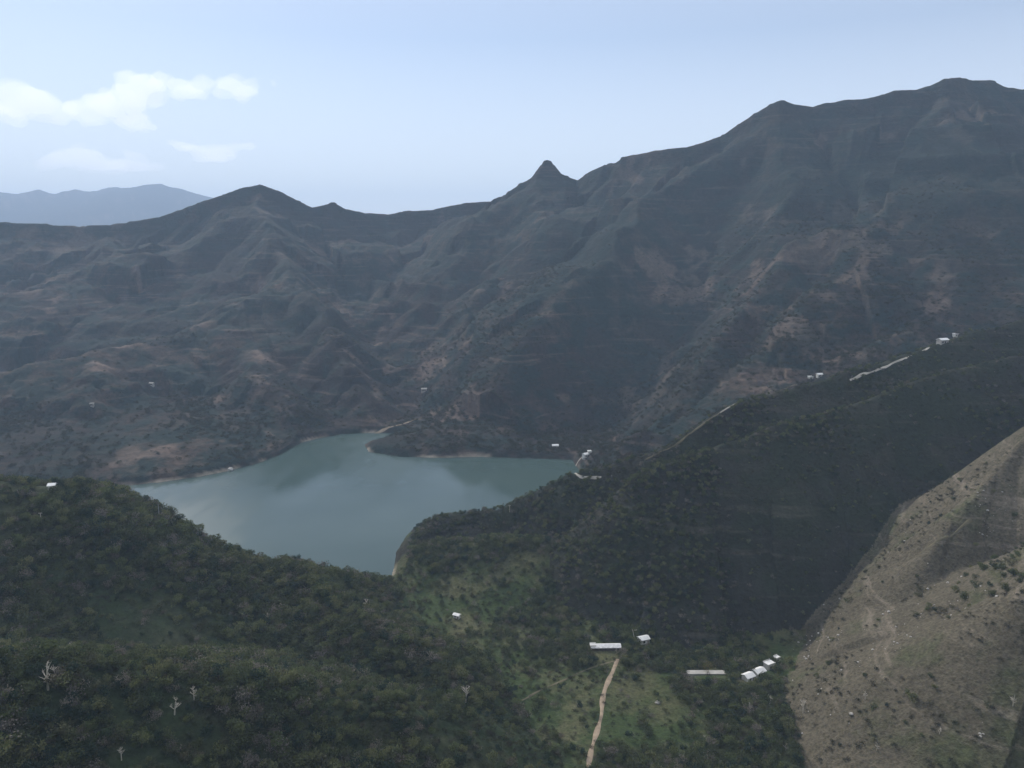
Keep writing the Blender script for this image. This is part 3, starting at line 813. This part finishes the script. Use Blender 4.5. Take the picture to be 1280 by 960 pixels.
def scatter(name, pts, sizes, meshes, label, cat, mats):
    "one object: points that each carry one plant"
    me = bpy.data.meshes.new(name); me.vertices.add(len(pts)); me.vertices.foreach_set('co', np.asarray(pts, f32).ravel())
    r = np.random.default_rng(len(pts))
    a = me.attributes.new('size', 'FLOAT', 'POINT'); a.data.foreach_set('value', np.asarray(sizes, f32))
    a = me.attributes.new('turn', 'FLOAT_VECTOR', 'POINT'); t3 = np.zeros((len(pts), 3), f32); t3[:, 2] = r.uniform(0, 6.28, len(pts)); t3[:, :2] = r.uniform(-.12, .12, (len(pts), 2)); a.data.foreach_set('vector', t3.ravel())
    a = me.attributes.new('pick', 'INT', 'POINT'); a.data.foreach_set('value', (r.choice(5, size=len(pts), p=[.28, .24, .14, .12, .22]) if len(meshes) == 5 else r.integers(0, len(meshes), len(pts))).astype(np.int32))
    for m_ in mats: me.materials.append(m_)
    o = bpy.data.objects.new(name, me); COL.objects.link(o)
    ng = bpy.data.node_groups.new(name, 'GeometryNodeTree')
    ng.interface.new_socket('Geometry', in_out='INPUT', socket_type='NodeSocketGeometry'); ng.interface.new_socket('Geometry', in_out='OUTPUT', socket_type='NodeSocketGeometry')
    N = ng.nodes; gi = N.new('NodeGroupInput'); go = N.new('NodeGroupOutput')
    m2p = N.new('GeometryNodeMeshToPoints'); ng.links.new(gi.outputs[0], m2p.inputs[0])
    iop = N.new('GeometryNodeInstanceOnPoints'); ng.links.new(m2p.outputs[0], iop.inputs['Points'])
    jg = N.new('GeometryNodeJoinGeometry')
    for src in meshes[::-1]:
        oi = N.new('GeometryNodeObjectInfo'); oi.inputs['Object'].default_value = src; oi.inputs['As Instance'].default_value = True; oi.transform_space = 'ORIGINAL'
        ng.links.new(oi.outputs['Geometry'], jg.inputs[0])
    ng.links.new(jg.outputs[0], iop.inputs['Instance']); iop.inputs['Pick Instance'].default_value = True
    def at(n, ty, sock):
        q = N.new('GeometryNodeInputNamedAttribute'); q.data_type = ty; q.inputs['Name'].default_value = n
        ng.links.new(q.outputs['Attribute'], sock)
    at('pick', 'INT', iop.inputs['Instance Index']); at('size', 'FLOAT', iop.inputs['Scale'])
    e2r = N.new('FunctionNodeEulerToRotation'); at('turn', 'FLOAT_VECTOR', e2r.inputs[0]); ng.links.new(e2r.outputs[0], iop.inputs['Rotation'])
    ng.links.new(iop.outputs[0], go.inputs[0])
    md = o.modifiers.new('plants', 'NODES'); md.node_group = ng
    return tag(o, label, cat, None, 'stuff')

srcs = [[c for c in protos[k].children if c.name.startswith('crown')][0] for k in range(len(VAR))]
for a_, (nm, lb, sel) in enumerate([('woodland', 'dense dark wood covering the near left hill', rg == 1),
                     ('valley_trees', 'green bushes and small trees dotted over the valley floor', rg == 4),
                     ('spur_scrub', 'dark scrub on the shaded face of the lakeside spur', rg == 2),
                     ('hillside_scrub', 'sparse scrub on the brown hillside', rg == 3)]):
    k = rest & sel
    if k.sum(): scatter(nm, np.stack([x[k], y[k], h[k]], 1), size[k], srcs, lb, 'trees', [LEAF])

# two real shrubs by the lake road carry the mesh that the far scrub repeats
sh = []
for i, (px, py, me_, lb) in enumerate([(775, 592, SHR, 'round dark shrub beside the spur crest road near the shore house'), (845, 552, SHR2, 'wide low dark shrub on the spur crest further up the road')]):
    g = hit(px, py); o = bpy.data.objects.new('shrub', me_); COL.objects.link(o); o.location = g; o.scale = (3, 3, 3); tag(o, lb, 'shrub'); sh.append(o)
r6 = np.random.default_rng(6)
n = 150000
az_ = r6.uniform(R(-40), R(40), n); rd = np.sqrt(r6.uniform(560**2, 1560**2, n))
xx = (np.sin(az_)*rd).astype(f32); yy = (np.cos(az_)*rd).astype(f32)
hh, rg2, ter, sd = height(xx, yy, True)
c1 = fbm(xx, yy, 90, 4, 800); c2 = fbm(xx, yy, 420, 3, 820)
kp = (rg2 == 0) & (sd > 6) & (r6.random(n) < np.clip(.22 + c1*.6 + c2*.4, .03, .8)*(1-sstep(950, 1540, rd)))
xx, yy, hh = xx[kp], yy[kp], hh[kp]; rd = rd[kp]
scatter('mountain_scrub', np.stack([xx, yy, hh], 1), r6.uniform(1.6, 4.4, len(xx))*(1-.45*sstep(1000, 1500, rd)), sh, 'dark scrub clumps scattered over the mountain slopes', 'scrub', [SCRUB])
# low scrub on the spur, valley and right hill
x, y, h, rg, sd = region_points(70000, -500, 620, 250, 700, 21)
c1 = fbm(x, y, 40, 4, 840); q = r6.random(len(x))
kp = ((rg == 2) & (q < .35 + c1*.5)) | ((rg == 3) & (q < .16 + c1*.5)) | ((rg == 4) & (q < .22 + c1*.4)) | ((rg == 1) & (q < .75))
for line, rad in CLEAR:
    for q_ in line[::2]:
        kp &= ((x-q_[0])**2 + (y-q_[1])**2) > rad*rad*.5
x, y, h = x[kp], y[kp], h[kp]
scatter('low_scrub', np.stack([x, y, h], 1), r6.uniform(.6, 1.9, len(x)), sh, 'low scrub and tussocks on the spur, valley and nearer hillsides', 'scrub', [SCRUB])

rk = [o for o in COL.objects if o.name.startswith('boulder')][:2]
x, y, h, rg, sd = region_points(26000, 60, 620, 250, 620, 31)
c1 = fbm(x, y, 22, 3, 870); kp = ((rg == 3) & (c1 > .12) & (r6.random(len(x)) < .45)) 
x, y, h = x[kp], y[kp], h[kp]
scatter('loose_rocks', np.stack([x, y, h], 1), .06 + .22*r6.random(len(x))**3, rk, 'loose pale rocks strewn over the brown hillside and the spur', 'rocks', [GREYC])

# ------------------------------------------------------------------ clouds, beyond the haze
import bmesh
def cloud_mat(name, dens):
    m = bpy.data.materials.new(name); m.use_nodes = True; t = m.node_tree; t.nodes.clear()
    o = t.nodes.new('ShaderNodeOutputMaterial'); v = t.nodes.new('ShaderNodeVolumePrincipled')
    v.inputs['Color'].default_value = (.99, .99, 1, 1); v.inputs['Density'].default_value = dens; v.inputs['Anisotropy'].default_value = .3
    t.links.new(v.outputs[0], o.inputs['Volume']); return m
def cloud(spec, label, dens, seed, vox=70, Yc=15500, amp=90):
    r = random.Random(seed); bm = bmesh.new(); k0 = Yc/F
    c0 = Vector(P(*spec[0][:2], Yc))
    for px, py, wpx, hpx in spec:
        c = Vector(P(px, py, Yc)) - c0
        for _ in range(7):
            m_ = bmesh.ops.create_icosphere(bm, subdivisions=2, radius=1.0)
            s = r.uniform(.35, .75)
            off = Vector((r.uniform(-.6, .6)*wpx*k0, r.uniform(-.8, .8)*wpx*k0, r.uniform(-.5, .5)*hpx*k0))
            for v in m_['verts']:
                v.co = Vector((v.co.x*wpx*k0*s, v.co.y*wpx*k0*s, v.co.z*hpx*k0*s)) + c + off
    me = bpy.data.meshes.new('cloud'); bm.to_mesh(me); bm.free(); me.materials.append(cloud_mat('cloud_vapour', dens))
    o = bpy.data.objects.new('cloud', me); COL.objects.link(o); o.location = c0
    rm = o.modifiers.new('merge', 'REMESH'); rm.mode = 'VOXEL'; rm.voxel_size = vox
    for sz, st in ((520, amp), (210, amp*.55)):
        tx = bpy.data.textures.new('cloud_puffs', 'CLOUDS'); tx.noise_scale = sz; tx.noise_depth = 2
        d = o.modifiers.new('puffs', 'DISPLACE'); d.texture = tx; d.strength = st*2; d.mid_level = .5; d.texture_coords = 'LOCAL'
    return tag(o, label, 'cloud')
cloud([(-30,128,40,26),(20,124,34,22),(60,132,34,20),(100,134,34,20),(140,128,34,24),(170,118,30,24),(195,112,30,20),(160,150,30,12),(225,112,26,13),(255,110,26,11),(285,106,24,9),(308,104,16,8),(305,118,14,8)], 'long white cloud bank high on the left with a bright upper edge', .0010, 1, 34, amp=130)
cloud([(100,190,26,10),(80,202,30,12),(130,208,34,10),(172,194,18,7),(175,208,24,8)], 'faint pale cloud low over the blue range on the left', .0007, 2)
cloud([(232,182,16,6),(262,186,24,5),(300,183,16,5),(270,196,34,8)], 'thin pale streak of cloud above the left peak', .0010, 3, 60, amp=55)
cloud([(343,104,4,5)], 'tiny detached cloud puff right of the long cloud bank', .0012, 4, 30, amp=20)

# ------------------------------------------------------------------ the air
hz_m = bpy.data.materials.new('haze_air'); hz_m.use_nodes = True; t = hz_m.node_tree; t.nodes.clear()
o_ = t.nodes.new('ShaderNodeOutputMaterial'); pv = t.nodes.new('ShaderNodeVolumePrincipled')
pv.inputs['Color'].default_value = (.60, .77, 1.0, 1); pv.inputs['Density'].default_value = HAZE_DENSITY; pv.inputs['Anisotropy'].default_value = .05
t.links.new(pv.outputs[0], o_.inputs['Volume'])
zmin = float(H.min()); zmax = float(H.max())
hb = link('haze', *box(-11700, 11700, -11700, 11700, zmin-3, max(zmax, 700)+15), hz_m)
tag(hb, 'thin blue haze filling the valley and the air to the far range', kind='stuff')
